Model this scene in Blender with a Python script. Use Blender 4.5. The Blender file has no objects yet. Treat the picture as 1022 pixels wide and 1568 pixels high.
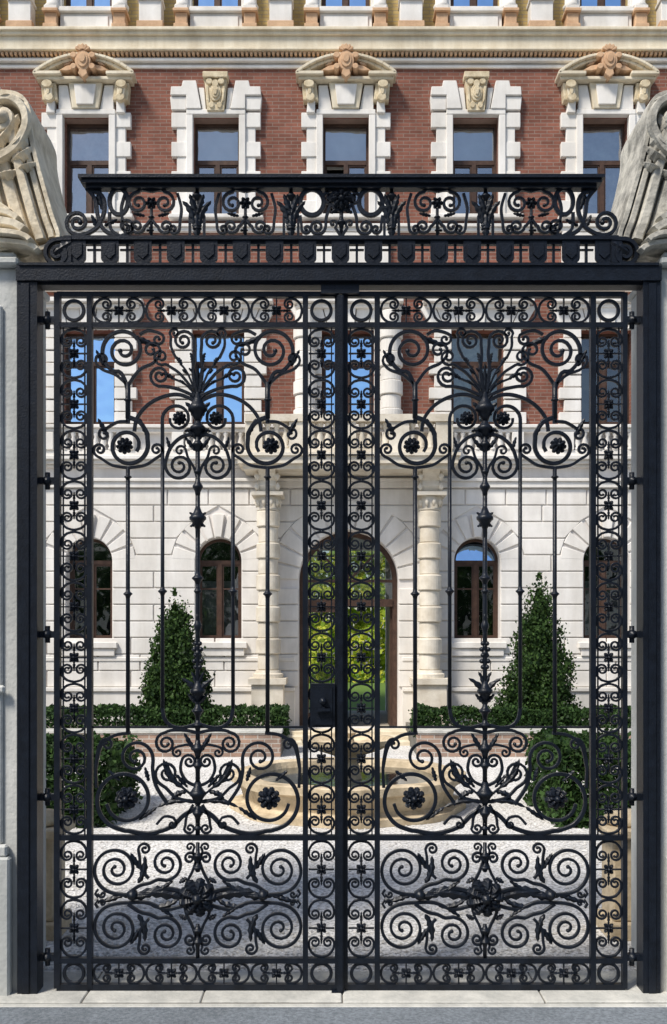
import bpy, math, random, bmesh
from math import sin, cos, pi, sqrt, radians, atan2
from mathutils import Vector, noise
random.seed(11)
scene = bpy.context.scene
D=6.0; FPX=1500.0; CZ=2.18; HY=970.0; CX=511.0
W=14.4                      # facade plane
def P(px,py,Y=0.0):
    s=FPX/(D+Y)
    return ((px-CX)/s, CZ+(HY-py)/s)
def GX(px): return (px-511)/250.0
def GZ(py): return (1515-py)/250.0

# ------------------------------------------------------------------ materials
def newmat(name):
    m=bpy.data.materials.new(name); m.use_nodes=True
    nt=m.node_tree; nt.nodes.clear()
    o=nt.nodes.new('ShaderNodeOutputMaterial'); b=nt.nodes.new('ShaderNodeBsdfPrincipled')
    nt.links.new(b.outputs[0],o.inputs[0]); return m,nt,b,o
def c4(c): return (c[0],c[1],c[2],1)
def mat(name,a,b2=None,scale=3.0,rough=0.8,bump=0.1,bscale=60,metal=0.0,spec=0.3,streak=False,detail=6,pos=(0.35,0.65),patch=0.0):
    m,nt,b,o=newmat(name); L=nt.links
    tc=nt.nodes.new('ShaderNodeTexCoord')
    n=nt.nodes.new('ShaderNodeTexNoise'); n.inputs['Scale'].default_value=scale; n.inputs['Detail'].default_value=detail
    n.inputs['Roughness'].default_value=0.65
    if streak:
        mp=nt.nodes.new('ShaderNodeMapping'); mp.inputs['Scale'].default_value=(1.8,1.8,0.30)
        L.new(tc.outputs['Object'],mp.inputs[0]); L.new(mp.outputs[0],n.inputs['Vector'])
    else: L.new(tc.outputs['Object'],n.inputs['Vector'])
    r=nt.nodes.new('ShaderNodeValToRGB'); r.color_ramp.elements[0].position=pos[0]; r.color_ramp.elements[1].position=pos[1]
    r.color_ramp.elements[0].color=c4(b2 or tuple(x*0.75 for x in a)); r.color_ramp.elements[1].color=c4(a)
    L.new(n.outputs[0],r.inputs[0]); col=r.outputs[0]
    if patch>0:
        n3=nt.nodes.new('ShaderNodeTexNoise'); n3.inputs['Scale'].default_value=0.9; n3.inputs['Detail'].default_value=8; n3.inputs['Roughness'].default_value=0.7
        L.new(tc.outputs['Object'],n3.inputs['Vector'])
        mr=nt.nodes.new('ShaderNodeMapRange'); mr.inputs[1].default_value=0.35; mr.inputs[2].default_value=0.6; mr.inputs[3].default_value=1-patch; mr.inputs[4].default_value=1.0
        L.new(n3.outputs[0],mr.inputs[0])
        vm=nt.nodes.new('ShaderNodeVectorMath'); vm.operation='SCALE'; L.new(col,vm.inputs[0]); L.new(mr.outputs[0],vm.inputs['Scale']); col=vm.outputs[0]
    L.new(col,b.inputs['Base Color'])
    n2=nt.nodes.new('ShaderNodeTexNoise'); n2.inputs['Scale'].default_value=bscale; n2.inputs['Detail'].default_value=4
    L.new(tc.outputs['Object'],n2.inputs['Vector'])
    bp=nt.nodes.new('ShaderNodeBump'); bp.inputs['Strength'].default_value=bump; bp.inputs['Distance'].default_value=0.02
    L.new(n2.outputs[0],bp.inputs['Height']); L.new(bp.outputs[0],b.inputs['Normal'])
    b.inputs['Roughness'].default_value=rough; b.inputs['Metallic'].default_value=metal
    b.inputs['Specular IOR Level'].default_value=spec
    return m
def brickmat(name,c1,c2,mort,bw=0.26,bh=0.075):
    m,nt,b,o=newmat(name); L=nt.links
    tc=nt.nodes.new('ShaderNodeTexCoord'); sp=nt.nodes.new('ShaderNodeSeparateXYZ'); cb=nt.nodes.new('ShaderNodeCombineXYZ')
    ad=nt.nodes.new('ShaderNodeMath'); ad.operation='ADD'
    L.new(tc.outputs['Object'],sp.inputs[0]); L.new(sp.outputs[0],ad.inputs[0]); L.new(sp.outputs[1],ad.inputs[1])
    L.new(ad.outputs[0],cb.inputs[0]); L.new(sp.outputs[2],cb.inputs[1])
    br=nt.nodes.new('ShaderNodeTexBrick'); L.new(cb.outputs[0],br.inputs['Vector'])
    br.inputs['Scale'].default_value=1; br.inputs['Brick Width'].default_value=bw; br.inputs['Row Height'].default_value=bh
    br.inputs['Mortar Size'].default_value=0.009; br.inputs['Mortar Smooth'].default_value=0.2
    br.inputs['Color1'].default_value=c4(c1); br.inputs['Color2'].default_value=c4(c2); br.inputs['Mortar'].default_value=c4(mort)
    n=nt.nodes.new('ShaderNodeTexNoise'); n.inputs['Scale'].default_value=1.3; n.inputs['Detail'].default_value=9; n.inputs['Roughness'].default_value=0.7
    L.new(tc.outputs['Object'],n.inputs['Vector'])
    mr=nt.nodes.new('ShaderNodeMapRange'); mr.inputs[1].default_value=0.3; mr.inputs[2].default_value=0.7; mr.inputs[3].default_value=0.65; mr.inputs[4].default_value=1.25
    L.new(n.outputs[0],mr.inputs[0])
    mx=nt.nodes.new('ShaderNodeVectorMath'); mx.operation='SCALE'; L.new(br.outputs[0],mx.inputs[0]); L.new(mr.outputs[0],mx.inputs['Scale'])
    L.new(mx.outputs[0],b.inputs['Base Color'])
    bp=nt.nodes.new('ShaderNodeBump'); bp.inputs['Strength'].default_value=0.6; bp.inputs['Distance'].default_value=0.01; bp.invert=True
    L.new(br.outputs['Fac'],bp.inputs['Height']); L.new(bp.outputs[0],b.inputs['Normal'])
    b.inputs['Roughness'].default_value=0.85; b.inputs['Specular IOR Level'].default_value=0.2
    return m
def glassmat(name,fac=0.3,tint=(0.8,0.85,0.85),gcol=(0.95,0.97,1)):
    m,nt,b,o=newmat(name); L=nt.links; nt.nodes.remove(b)
    g=nt.nodes.new('ShaderNodeBsdfGlossy'); g.inputs['Roughness'].default_value=0.015; g.inputs['Color'].default_value=c4(gcol)
    t=nt.nodes.new('ShaderNodeBsdfTransparent'); t.inputs[0].default_value=c4(tint)
    mx=nt.nodes.new('ShaderNodeMixShader')
    lw=nt.nodes.new('ShaderNodeLayerWeight'); lw.inputs[0].default_value=0.3
    mr=nt.nodes.new('ShaderNodeMapRange'); mr.inputs[3].default_value=fac; mr.inputs[4].default_value=1.0
    L.new(lw.outputs['Fresnel'],mr.inputs[0]); L.new(mr.outputs[0],mx.inputs[0]); L.new(t.outputs[0],mx.inputs[1]); L.new(g.outputs[0],mx.inputs[2])
    tc=nt.nodes.new('ShaderNodeTexCoord'); n=nt.nodes.new('ShaderNodeTexNoise'); n.inputs['Scale'].default_value=1.6; n.inputs['Detail'].default_value=2
    L.new(tc.outputs['Object'],n.inputs['Vector'])
    bp=nt.nodes.new('ShaderNodeBump'); bp.inputs['Strength'].default_value=0.3; bp.inputs['Distance'].default_value=0.07
    L.new(n.outputs[0],bp.inputs['Height']); L.new(bp.outputs[0],g.inputs['Normal'])
    L.new(mx.outputs[0],o.inputs[0]); return m
def leafmat(name,dark,light,trans=0.2):
    m,nt,b,o=newmat(name); L=nt.links
    g=nt.nodes.new('ShaderNodeNewGeometry'); r=nt.nodes.new('ShaderNodeValToRGB')
    r.color_ramp.elements[0].color=c4(dark); r.color_ramp.elements[1].color=c4(light)
    L.new(g.outputs['Random Per Island'],r.inputs[0]); L.new(r.outputs[0],b.inputs['Base Color'])
    b.inputs['Roughness'].default_value=0.6; b.inputs['Specular IOR Level'].default_value=0.2
    t=nt.nodes.new('ShaderNodeBsdfTranslucent'); L.new(r.outputs[0],t.inputs[0])
    mx=nt.nodes.new('ShaderNodeMixShader'); mx.inputs[0].default_value=trans
    L.new(b.outputs[0],mx.inputs[1]); L.new(t.outputs[0],mx.inputs[2]); L.new(mx.outputs[0],o.inputs[0]); return m

M_iron=mat('wrought_iron_paint',(0.0075,0.0115,0.020),(0.0035,0.0055,0.010),scale=14,rough=0.40,bump=0.15,bscale=90,spec=0.32)
M_white=mat('white_render',(0.80,0.765,0.73),(0.66,0.62,0.58),scale=1.1,rough=0.9,bump=0.15,bscale=40,streak=True,patch=0.12)
M_white2=mat('white_render_blocks',(0.85,0.82,0.775),(0.71,0.675,0.62),scale=1.3,rough=0.9,bump=0.15,bscale=50,streak=True,patch=0.16)
M_cream=mat('cream_limestone',(0.82,0.74,0.58),(0.64,0.55,0.40),scale=1.8,rough=0.9,bump=0.2,bscale=40,streak=True,patch=0.18)
M_tan=mat('terracotta_stone',(0.66,0.44,0.27),(0.48,0.30,0.18),scale=4,rough=0.9,bump=0.3,bscale=40)
M_tan2=mat('sandstone_ornament',(0.72,0.62,0.44),(0.48,0.39,0.25),scale=6,rough=0.9,bump=0.4,bscale=30)
M_bal=mat('balcony_limestone',(0.80,0.74,0.63),(0.60,0.53,0.42),scale=2.5,rough=0.9,bump=0.2,bscale=40,patch=0.2)
M_brick=brickmat('red_brick',(0.270,0.108,0.075),(0.185,0.074,0.052),(0.26,0.18,0.145))
M_ybrick=brickmat('yellow_brick',(0.50,0.38,0.16),(0.42,0.30,0.12),(0.35,0.28,0.18))
M_obrick=brickmat('old_brick',(0.40,0.26,0.19),(0.28,0.20,0.16),(0.48,0.44,0.39),0.24,0.08)
M_wood=mat('brown_window_wood',(0.085,0.048,0.033),(0.05,0.028,0.02),scale=9,rough=0.5,bump=0.1)
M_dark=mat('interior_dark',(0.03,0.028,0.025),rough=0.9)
M_int=mat('interior_plaster',(0.45,0.40,0.32),rough=0.9)
M_blind=mat('roller_blind',(0.52,0.52,0.48),(0.42,0.42,0.38),scale=2,rough=0.9)
M_curt=mat('net_curtain',(0.40,0.40,0.38),(0.16,0.16,0.16),scale=5,rough=0.9)
M_glass=glassmat('window_glass',0.34)
M_glassR=glassmat('window_glass_sky_tinted',0.85,(0.7,0.8,0.85),(0.50,0.74,1.0))  # gloss tinted blue: the sky's reflected colour is painted in
M_glassD=glassmat('door_glass',0.05,(0.97,0.98,0.95))
M_glassL=glassmat('window_glass_dull',0.12,(0.8,0.9,0.82))
M_gravel=mat('white_gravel',(0.84,0.825,0.80),(0.42,0.41,0.39),scale=30,rough=0.95,bump=0.9,bscale=60,detail=5,pos=(0.40,0.54),patch=0.25)
M_pebble=mat('pebble',(0.80,0.78,0.74),(0.40,0.38,0.35),scale=9,rough=0.9,bump=0.1)
M_thr=mat('threshold_stone',(0.62,0.61,0.56),(0.42,0.42,0.39),scale=5,rough=0.9,bump=0.35,bscale=50,patch=0.25)
M_road=mat('asphalt',(0.25,0.28,0.31),(0.13,0.15,0.17),scale=45,rough=0.9,bump=0.5,bscale=160,patch=0.3)
M_ground=mat('ground_soil',(0.20,0.19,0.17),(0.13,0.12,0.10),scale=3,rough=1)
M_lawn=mat('lawn',(0.14,0.22,0.04),(0.07,0.13,0.02),scale=12,rough=1)
M_pier=mat('pier_plaster',(0.64,0.64,0.61),(0.46,0.47,0.45),scale=2.2,rough=0.9,bump=0.25,bscale=30,streak=True,patch=0.22)
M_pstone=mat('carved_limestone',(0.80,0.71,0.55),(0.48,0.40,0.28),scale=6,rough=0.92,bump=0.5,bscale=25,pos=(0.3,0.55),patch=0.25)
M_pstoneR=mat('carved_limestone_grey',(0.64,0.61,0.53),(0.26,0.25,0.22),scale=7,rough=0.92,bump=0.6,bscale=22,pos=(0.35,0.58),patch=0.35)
M_sand=mat('sandstone_basin',(0.72,0.60,0.42),(0.44,0.35,0.23),scale=5,rough=0.9,bump=0.3,bscale=40,patch=0.25)
M_bark=mat('bark',(0.10,0.07,0.05),scale=10,rough=1,bump=0.8,bscale=20)
M_leaf=leafmat('conifer_foliage',(0.008,0.024,0.008),(0.060,0.115,0.026))
M_hedge=leafmat('hedge_foliage',(0.010,0.028,0.009),(0.055,0.11,0.028))
M_garden=leafmat('garden_foliage_sunlit_tone',(0.16,0.32,0.02),(0.72,0.70,0.10),0.4)  # leaf colours brightened to stand in for sunlight on the garden
M_roof=mat('roof_slate',(0.10,0.10,0.11),rough=0.7)
M_water=mat('water',(0.02,0.03,0.03),rough=0.05,bump=0.1,bscale=8,spec=0.6)

# ------------------------------------------------------------------ mesh builder
class MB:
    def __init__(s): s.v=[];s.f=[];s.m=[];s.sm=[];s.tf=lambda x,y:(x,y)
    def add(s,vs,fs,mi=0,smooth=False):
        o=len(s.v); s.v.extend(vs)
        for f in fs: s.f.append(tuple(i+o for i in f))
        s.m.extend([mi]*len(fs)); s.sm.extend([smooth]*len(fs))
    def box(s,x0,x1,y0,y1,z0,z1,mi=0):
        if x0>x1:x0,x1=x1,x0
        if y0>y1:y0,y1=y1,y0
        if z0>z1:z0,z1=z1,z0
        s.add([(x0,y0,z0),(x1,y0,z0),(x1,y1,z0),(x0,y1,z0),(x0,y0,z1),(x1,y0,z1),(x1,y1,z1),(x0,y1,z1)],
              [(0,3,2,1),(4,5,6,7),(0,1,5,4),(1,2,6,5),(2,3,7,6),(3,0,4,7)],mi)
    def prism(s,poly,y0,y1,mi=0,smooth=False):
        n=len(poly); vs=[(x,y0,z) for x,z in poly]+[(x,y1,z) for x,z in poly]
        fs=[tuple(range(n)),tuple(range(2*n-1,n-1,-1))]+[(i,n+i,n+(i+1)%n,(i+1)%n) for i in range(n)]
        s.add(vs,fs,mi)
    def lathe(s,cx,cy,prof,n=16,mi=0,smooth=True):
        vs=[];fs=[]
        for z,r in prof:
            for k in range(n):
                a=2*pi*k/n; vs.append((cx+r*cos(a),cy+r*sin(a),z))
        for j in range(len(prof)-1):
            for k in range(n):
                k2=(k+1)%n; fs.append((j*n+k,j*n+k2,(j+1)*n+k2,(j+1)*n+k))
        fs.append(tuple(range(n))); fs.append(tuple(range(len(prof)*n-1,(len(prof)-1)*n-1,-1)))
        s.add(vs,fs,mi,smooth)
    def obj(s,name,mats,parent=None,bevel=0,recalc=True):
        me=bpy.data.meshes.new(name); me.from_pydata(s.v,[],s.f)
        for m in mats: me.materials.append(m)
        me.polygons.foreach_set('material_index',s.m); me.polygons.foreach_set('use_smooth',s.sm)
        if recalc:
            bm=bmesh.new(); bm.from_mesh(me); bmesh.ops.recalc_face_normals(bm,faces=bm.faces); bm.to_mesh(me); bm.free()
        me.update(); ob=bpy.data.objects.new(name,me); scene.collection.objects.link(ob)
        if parent: ob.parent=parent
        if bevel:
            b=ob.modifiers.new('bevel','BEVEL'); b.width=bevel; b.segments=1; b.limit_method='ANGLE'; b.angle_limit=radians(40)
        return ob
def empty(name):
    e=bpy.data.objects.new(name,None); scene.collection.objects.link(e); return e

# ------------------------------------------------------------------ IRON toolkit
OCT=[(.5,-.36),(.5,.36),(.36,.5),(-.36,.5),(-.5,.36),(-.5,-.36),(-.36,-.5),(.36,-.5)]
def cat(pts,step=5.0):
    out=[]; n=len(pts)
    if n<3: return pts
    for i in range(n-1):
        p0=pts[max(i-1,0)];p1=pts[i];p2=pts[i+1];p3=pts[min(i+2,n-1)]
        d=math.hypot(p2[0]-p1[0],p2[1]-p1[1]); k=max(1,min(12,int(d/step)))
        for j in range(k):
            t=j/k;t2=t*t;t3=t2*t
            out.append(tuple(0.5*((2*p1[q])+(-p0[q]+p2[q])*t+(2*p0[q]-5*p1[q]+4*p2[q]-p3[q])*t2+(-p0[q]+3*p1[q]-3*p2[q]+p3[q])*t3) for q in (0,1)))
    out.append(pts[-1]); return out
def ribbon(g,pts,w=5.0,d=0.022,taper=1.0,yo=0.0):
    pts=[g.tf(*p) for p in pts]; n=len(pts); vs=[];fs=[]
    for i,(x,y) in enumerate(pts):
        a=pts[max(i-1,0)];b=pts[min(i+1,n-1)]; tx=b[0]-a[0];ty=b[1]-a[1];l=math.hypot(tx,ty) or 1
        nx=-ty/l;ny=tx/l; t=i/(n-1); ww=w*(1+(taper-1)*t)
        for o,dd in OCT: vs.append((GX(x+nx*o*ww),yo+dd*d,GZ(y+ny*o*ww)))
    for i in range(n-1):
        for k in range(8):
            k2=(k+1)%8; fs.append((i*8+k,i*8+k2,(i+1)*8+k2,(i+1)*8+k))
    fs.append(tuple(range(8)));fs.append(tuple(range(n*8-1,n*8-9,-1)))
    g.add(vs,fs)
def ball(g,x,y,r,yo=0.0,flat=1.0,n=8,m=5):
    x,y=g.tf(x,y); X=GX(x);Z=GZ(y);R=r/250.0; vs=[];fs=[]
    for j in range(m+1):
        a=pi*j/m
        for k in range(n):
            b=2*pi*k/n; vs.append((X+R*max(sin(a),.02)*cos(b),yo+R*flat*cos(a),Z+R*max(sin(a),.02)*sin(b)))
    for j in range(m):
        for k in range(n):
            k2=(k+1)%n; fs.append((j*n+k,j*n+k2,(j+1)*n+k2,(j+1)*n+k))
    g.add(vs,fs,0,True)
def spiral(cx,cy,r,a0,turns,dr,rend=0.22):
    n=max(5,int(turns*14)); out=[]
    for i in range(n+1):
        t=i/n; a=radians(a0)+dr*turns*2*pi*t; rr=r*(1-(1-rend)*t**0.9); out.append((cx+rr*cos(a),cy+rr*sin(a)))
    return out
def scroll(g,ctrl,cx,cy,r,a0,turns,dr,w=5.2,rend=0.22,eye=True,yo=0.0,d=0.024):
    sp=spiral(cx,cy,r,a0,turns,dr,rend)
    ribbon(g,cat(list(ctrl)+sp,4.0),w,d,0.72,yo)
    if eye: ball(g,sp[-1][0],sp[-1][1],w*0.62,yo,1.0)
def leaf(g,x0,y0,x1,y1,w,yo=0.0,bulge=0.012,bend=0.0):
    prof=[0.25,0.75,0.55,1.0,0.7,0.9,0.5,0.55,0.05]; n=len(prof); dx=x1-x0;dy=y1-y0;l=math.hypot(dx,dy) or 1;nx=-dy/l;ny=dx/l
    vs=[];fs=[]
    for i,p in enumerate(prof):
        t=i/(n-1); bx=bend*sin(pi*t); x=x0+dx*t+nx*bx;y=y0+dy*t+ny*bx; h=w*0.5*p; hb=bulge*sin(pi*min(1,t*0.9+0.1))
        for (o,yy) in ((h,0.0),(0,-hb-0.004),(-h,0.0),(0,hb+0.004)):
            a,b=g.tf(x+nx*o,y+ny*o); vs.append((GX(a),yo+yy,GZ(b)))
    for i in range(n-1):
        for k in range(4):
            k2=(k+1)%4; fs.append((i*4+k,i*4+k2,(i+1)*4+k2,(i+1)*4+k))
    g.add(vs,fs)
def rosette(g,x,y,r,n=6,rot=0.0,yo=0.0):
    for k in range(n):
        a=rot+2*pi*k/n; leaf(g,x+cos(a)*r*0.2,y+sin(a)*r*0.2,x+cos(a)*r,y+sin(a)*r,r*0.85,yo,bulge=r/250*0.35)
    ball(g,x,y,r*0.36,yo,1.6)
def boss(g,x,y,r):
    """layered flower boss"""
    ball(g,x,y,r*0.78,0,0.45,12,6); rosette(g,x,y,r,9,0.2,-0.006); rosette(g,x,y,r*0.72,7,0,-0.02); ball(g,x,y,r*0.3,-0.035,1.2); rosette(g,x,y,r,9,0.2,0.006)
def rod(g,x,y0,y1,r=3.0,knobs=()):
    X,Y0=g.tf(x,y0); Y1=g.tf(x,y1)[1]
    rr=r/250; g.lathe(GX(X),0,[(GZ(Y1),rr),(GZ(Y0),rr)],n=8)
    for (ky,kr,kh) in knobs:
        kk=g.tf(x,ky)[1]; z=GZ(kk);h=kh/250;R=kr/250
        g.lathe(GX(X),0,[(z-h,rr),(z-h*.55,R*.55),(z-h*.25,R*.8),(z-h*.12,R),(z+h*.12,R),(z+h*.25,R*.8),(z+h*.55,R*.5),(z+h,rr)],n=10)
def bar(g,x0,x1,y0,y1,d0=-0.016,d1=0.016):
    a=g.tf(x0,y0);b=g.tf(x1,y1); g.box(GX(a[0]),GX(b[0]),d0,d1,GZ(a[1]),GZ(b[1]))
def cell(g,cx,cy,hw,P_,rot=False):
    """rosette with a C-scroll above and below"""
    old=g.tf
    if rot: loc=lambda x,y:old(cx+y,cy+x)
    else: loc=lambda x,y:old(cx+x,cy+y)
    for sy in (1,-1):
        for sx in (1,-1):
            g.tf=lambda x,y,sx=sx,sy=sy:loc(sx*x,sy*y)
            ap=-P_/2+1.5; r=hw*0.46
            scroll(g,[(0,ap),(hw*0.55,ap+2.5),(hw*0.93,ap+P_*0.13)],hw*0.52,ap+P_*0.24,r,0,1.35,1,3.7,0.3,d=0.018)
        g.tf=lambda x,y,sy=sy:loc(x,sy*y)
        leaf(g,0,-5,0,-P_*0.28,5)
    g.tf=loc
    rosette(g,0,0,9.5,4,pi/4); rosette(g,0,0,6.5,4,0,-0.008)
    bar(g,-hw,hw,-1.0,1.0,-0.008,0.008)
    g.tf=old

def build_leaf():
    g=MB()
    bars=[(84,93),(134,142),(464,472),(513,520)]
    for a,b in bars: bar(g,a,b,449,1512,-0.022,0.022)
    for (a,b) in ((447,455),(494,502),(1278,1286),(1466,1474),(1506,1516)): bar(g,88,516,a,b,-0.019,0.019)
    for cx in (113.5,492.5):
        hw=19.5
        for k in range(10): cell(g,cx,502+38.8+k*77.6,hw,77.6)
        for k in range(2): cell(g,cx,1286+45+k*90,hw,90)
        for cy in (475,1490):
            ribbon(g,[(cx+15*cos(a*pi/12),cy+15*sin(a*pi/12)) for a in range(25)],5,0.022)
    for x in (97,130,476,508): bar(g,x-1,x+1,502,1278,-0.006,0.006)
    for k in range(4):
        for cy,hh in ((475,18.5),(1490,15.5)):
            cell(g,142+40.25+k*80.5,cy,hh,80.5,rot=True)
    for side in (0,1):
        g.tf=(lambda x,y:(x,y)) if side==0 else (lambda x,y:(606-x,y))
        scroll(g,[(196,648),(196,600),(186,571)],190,536,36,118,2.15,1,6.4,0.16)
        scroll(g,[(196,590),(214,566),(234,556)],232,536,15,40,1.2,-1,5)
        scroll(g,[(196,590),(178,574),(158,566)],157,550,12,120,1.2,1,4.5)
        scroll(g,[(214,512),(226,506),(240,508)],242,519,10,-40,1.1,1,4.5)
        leaf(g,205,515,240,530,11); leaf(g,160,560,147,535,8)
        rod(g,196,585,640,4,[(612,6,6)])
        scroll(g,[(196,638),(214,646),(226,664)],196,682,32,-20,1.15,1,7,0.5,eye=False)
        boss(g,191,682,13)
        scroll(g,[(196,716),(172,712),(156,702)],153,688,11,110,1.4,1,4.6)
        scroll(g,[(196,716),(222,712),(238,702)],240,688,11,70,1.4,-1,4.6)
        scroll(g,[(196,645),(180,646),(164,655)],160,665,11,-60,1.1,-1,4.6)
        leaf(g,166,668,150,640,9); leaf(g,226,668,214,640,8)
        ribbon(g,cat([(206,660),(210,640),(226,620),(250,607),(276,604),(303,616)]),5.4)
        rod(g,196,716,1122,3.3,[(909,7,7),(730,6,5)])
        rod(g,249,690,1086,3.0,[(905,7,7)])
        ribbon(g,cat([(249,1084),(252,1100),(262,1111),(280,1114),(303,1108)]),5.5)
        scroll(g,[(249,692),(249,664)],272,641,23,185,1.0,1,5.6,0.5,eye=False)
        boss(g,275,640,11)
        scroll(g,[(303,664),(280,668),(262,684)],275,713,22,195,1.8,-1,5.4)
        scroll(g,[(303,735),(297,715),(288,700)],276,690,9,-20,1.0,-1,4)
        leaf(g,300,690,283,668,8); leaf(g,262,690,255,668,7)
        scroll(g,[(301,600),(296,570),(298,543)],281,521,17,20,1.75,-1,5)
        scroll(g,[(298,606),(275,596),(258,592)],245,575,17,70,1.7,1,5)
        scroll(g,[(296,596),(276,572),(262,562)],247,546,13,60,1.4,1,4.5)
        scroll(g,[(270,548),(262,530),(262,515)],268,510,8,180,1.1,1,4)
        # spray of stems with small leaves
        for (xm,ym,xe,ye) in ((298,570,294,552),(288,572,276,556),(284,588,262,578)):
            ribbon(g,cat([(302,608),(xm,ym),(xe,ye)]),3.2,0.014)
            leaf(g,xe+(xm-xe)*.2,ye+(ym-ye)*.2,xe+(xe-xm)*.7,ye+(ye-ym)*.7,8,bend=2); leaf(g,xm,ym,xm-9,ym-7,6)
        leaf(g,302,645,284,615,12,bend=3); leaf(g,302,672,286,655,9); leaf(g,302,655,282,660,8); leaf(g,302,620,288,600,9,bend=2)
        leaf(g,303,1072,278,1038,11,bend=6); leaf(g,303,1062,293,1028,9,bend=3); leaf(g,303,1078,288,1062,8)
        scroll(g,[(303,1236),(282,1248),(262,1266),(228,1276),(196,1272)],192,1224,47,95,1.2,1,7,0.62,eye=False)
        boss(g,194,1222,18)
        scroll(g,[(258,1232),(240,1205),(234,1180)],208,1160,27,10,1.75,-1,5.6)
        scroll(g,[(148,1206),(147,1172),(152,1140)],164,1140,11,180,1.2,1,4.8)
        ribbon(g,cat([(147,1175),(155,1142),(175,1126),(200,1122)]),5)
        scroll(g,[(303,1122),(284,1118),(262,1118)],254,1138,17,-90,1.7,-1,5)
        scroll(g,[(303,1204),(286,1196),(277,1180)],290,1166,12,180,1.5,1,4.8)
        scroll(g,[(303,1228),(272,1222),(254,1206)],256,1184,20,110,1.6,1,5)
        scroll(g,[(303,1146),(290,1140),(276,1142)],272,1152,9,-90,1.2,-1,4)
        scroll(g,[(296,1232),(286,1250),(284,1264)],291,1268,9,170,1.2,-1,4.2)
        scroll(g,[(240,1262),(252,1250),(266,1252)],264,1262,8,-60,1.1,1,4)
        ribbon(g,cat([(300,1222),(270,1196),(254,1166)]),3.5,0.016); leaf(g,280,1206,250,1162,13,bend=-6)
        leaf(g,300,1228,240,1236,10,bend=6); leaf(g,240,1236,212,1256,8)
        leaf(g,228,1196,222,1174,8); leaf(g,298,1150,282,1122,9); leaf(g,166,1180,184,1196,8); leaf(g,270,1186,288,1206,8)
        leaf(g,285,1212,262,1226,11,bend=4)
        for up in (0,1):
            base=(lambda x,y:(x,y)) if side==0 else (lambda x,y:(606-x,y))
            g.tf=base if up==0 else (lambda x,y,b=base:b(x,2*1376-y))
            scroll(g,[(290,1368),(255,1360),(225,1370),(195,1370)],178,1331,37,95,2.4,1,5.4,0.12)
            scroll(g,[(196,1368),(214,1356),(230,1352)],254,1322,27,115,2.0,-1,5.2,0.16)
            scroll(g,[(282,1372),(286,1352),(294,1336)],291,1314,11,40,1.4,-1,4.6)
            scroll(g,[(303,1330),(297,1310),(296,1302)],291,1297,7,0,1.0,-1,3.6)
            scroll(g,[(150,1362),(146,1368),(150,1374)],157,1369,6,180,1.0,-1,3.6)
            scroll(g,[(228,1345),(216,1330),(214,1312)],222,1300,10,180,1.3,1,4.4)
            leaf(g,212,1352,222,1310,12,bend=4); leaf(g,214,1330,200,1306,10); leaf(g,286,1344,274,1352,9); leaf(g,240,1366,266,1348,8)
        g.tf=(lambda x,y:(x,y)) if side==0 else (lambda x,y:(606-x,y))
        leaf(g,280,1374,215,1366,22,bend=4); leaf(g,235,1368,185,1370,15,bend=-3); leaf(g,190,1370,152,1382,10); leaf(g,272,1378,232,1388,11,bend=-4)
        ball(g,203,1370,9,0,1.2)
    g.tf=lambda x,y:(x,y)
    rod(g,303,600,1282,3.6,[(625,15,22),(655,12,14),(680,8,12),(722,6,8),(745,8,14),(793,13,17),(793,7,30),(885,9,9),(905,6,8),(958,6,18),(1000,5,12),(1058,12,16),(1088,9,10),(1110,8,8),(1146,9,14),(1172,7,10),(1215,13,18),(1245,8,12),(1268,6,8)])
    rod(g,303,1290,1335,3,[(1310,7,8),(1328,8,7)]); rod(g,303,1415,1466,3,[(1442,7,8),(1424,8,7)])
    leaf(g,303,604,303,555,8); leaf(g,303,1226,303,1185,14)
    for s_ in (-1,1):
        leaf(g,303,793,303+s_*13,784,7); leaf(g,303,800,303+s_*12,806,7)
        for t in range(5): ball(g,303+s_*(3+t%2*2),985+t*9,4)
    rosette(g,303,1374,30,9,yo=-0.01); rosette(g,303,1374,22,8,pi/8,yo=-0.025); rosette(g,303,1374,13,7,0,yo=-0.04); ball(g,303,1374,6,-0.05,1.3)
    rosette(g,303,1374,30,9,yo=0.01)
    bar(g,142,464,1111.5,1114.5,-0.008,0.008)
    return g
gate=empty('wrought_iron_gate')
gl=build_leaf().obj('gate_leaf_left',[M_iron],gate)
gr=bpy.data.objects.new('gate_leaf_right',gl.data); scene.collection.objects.link(gr); gr.parent=gate; gr.location.x=440/250.0

# ---------------- frame + crest
g=MB()
bar(g,32,62,436,1516,-0.07,0.06); bar(g,980,1006,436,1516,-0.07,0.06)
bar(g,38,50,440,1514,-0.078,-0.07); bar(g,988,999,440,1514,-0.078,-0.07)
bar(g,31,1007,414,436,-0.085,0.05); bar(g,36,1002,410,414,-0.095,0.06); bar(g,62,980,436,440,-0.05,0.05)
bar(g,492,550,440,453,-0.055,0.03)
bar(g,516,527,455,1520,-0.045,-0.024); bar(g,518,525,455,1516,-0.052,-0.045)
for y_ in (490,736,971,1220,1465):
    for x0,x1 in ((62,86),(958,980)):
        bar(g,x0,x1,y_-5,y_+5,-0.02,0.02); ball(g,(x0+x1)/2-1,y_,8,0,1.2)
        rod(g,(x0+x1)/2-1,y_-13,y_+13,4)
bar(g,476,513,1046,1112,-0.06,0.03); bar(g,480,509,1050,1108,-0.067,-0.06); ball(g,495,1072,6,-0.085,1.0); bar(g,484,506,1083,1087,-0.10,-0.08); bar(g,494,498,1080,1090,-0.09,-0.067)
bar(g,508,536,1515,1521,-0.06,0.05)
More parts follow.
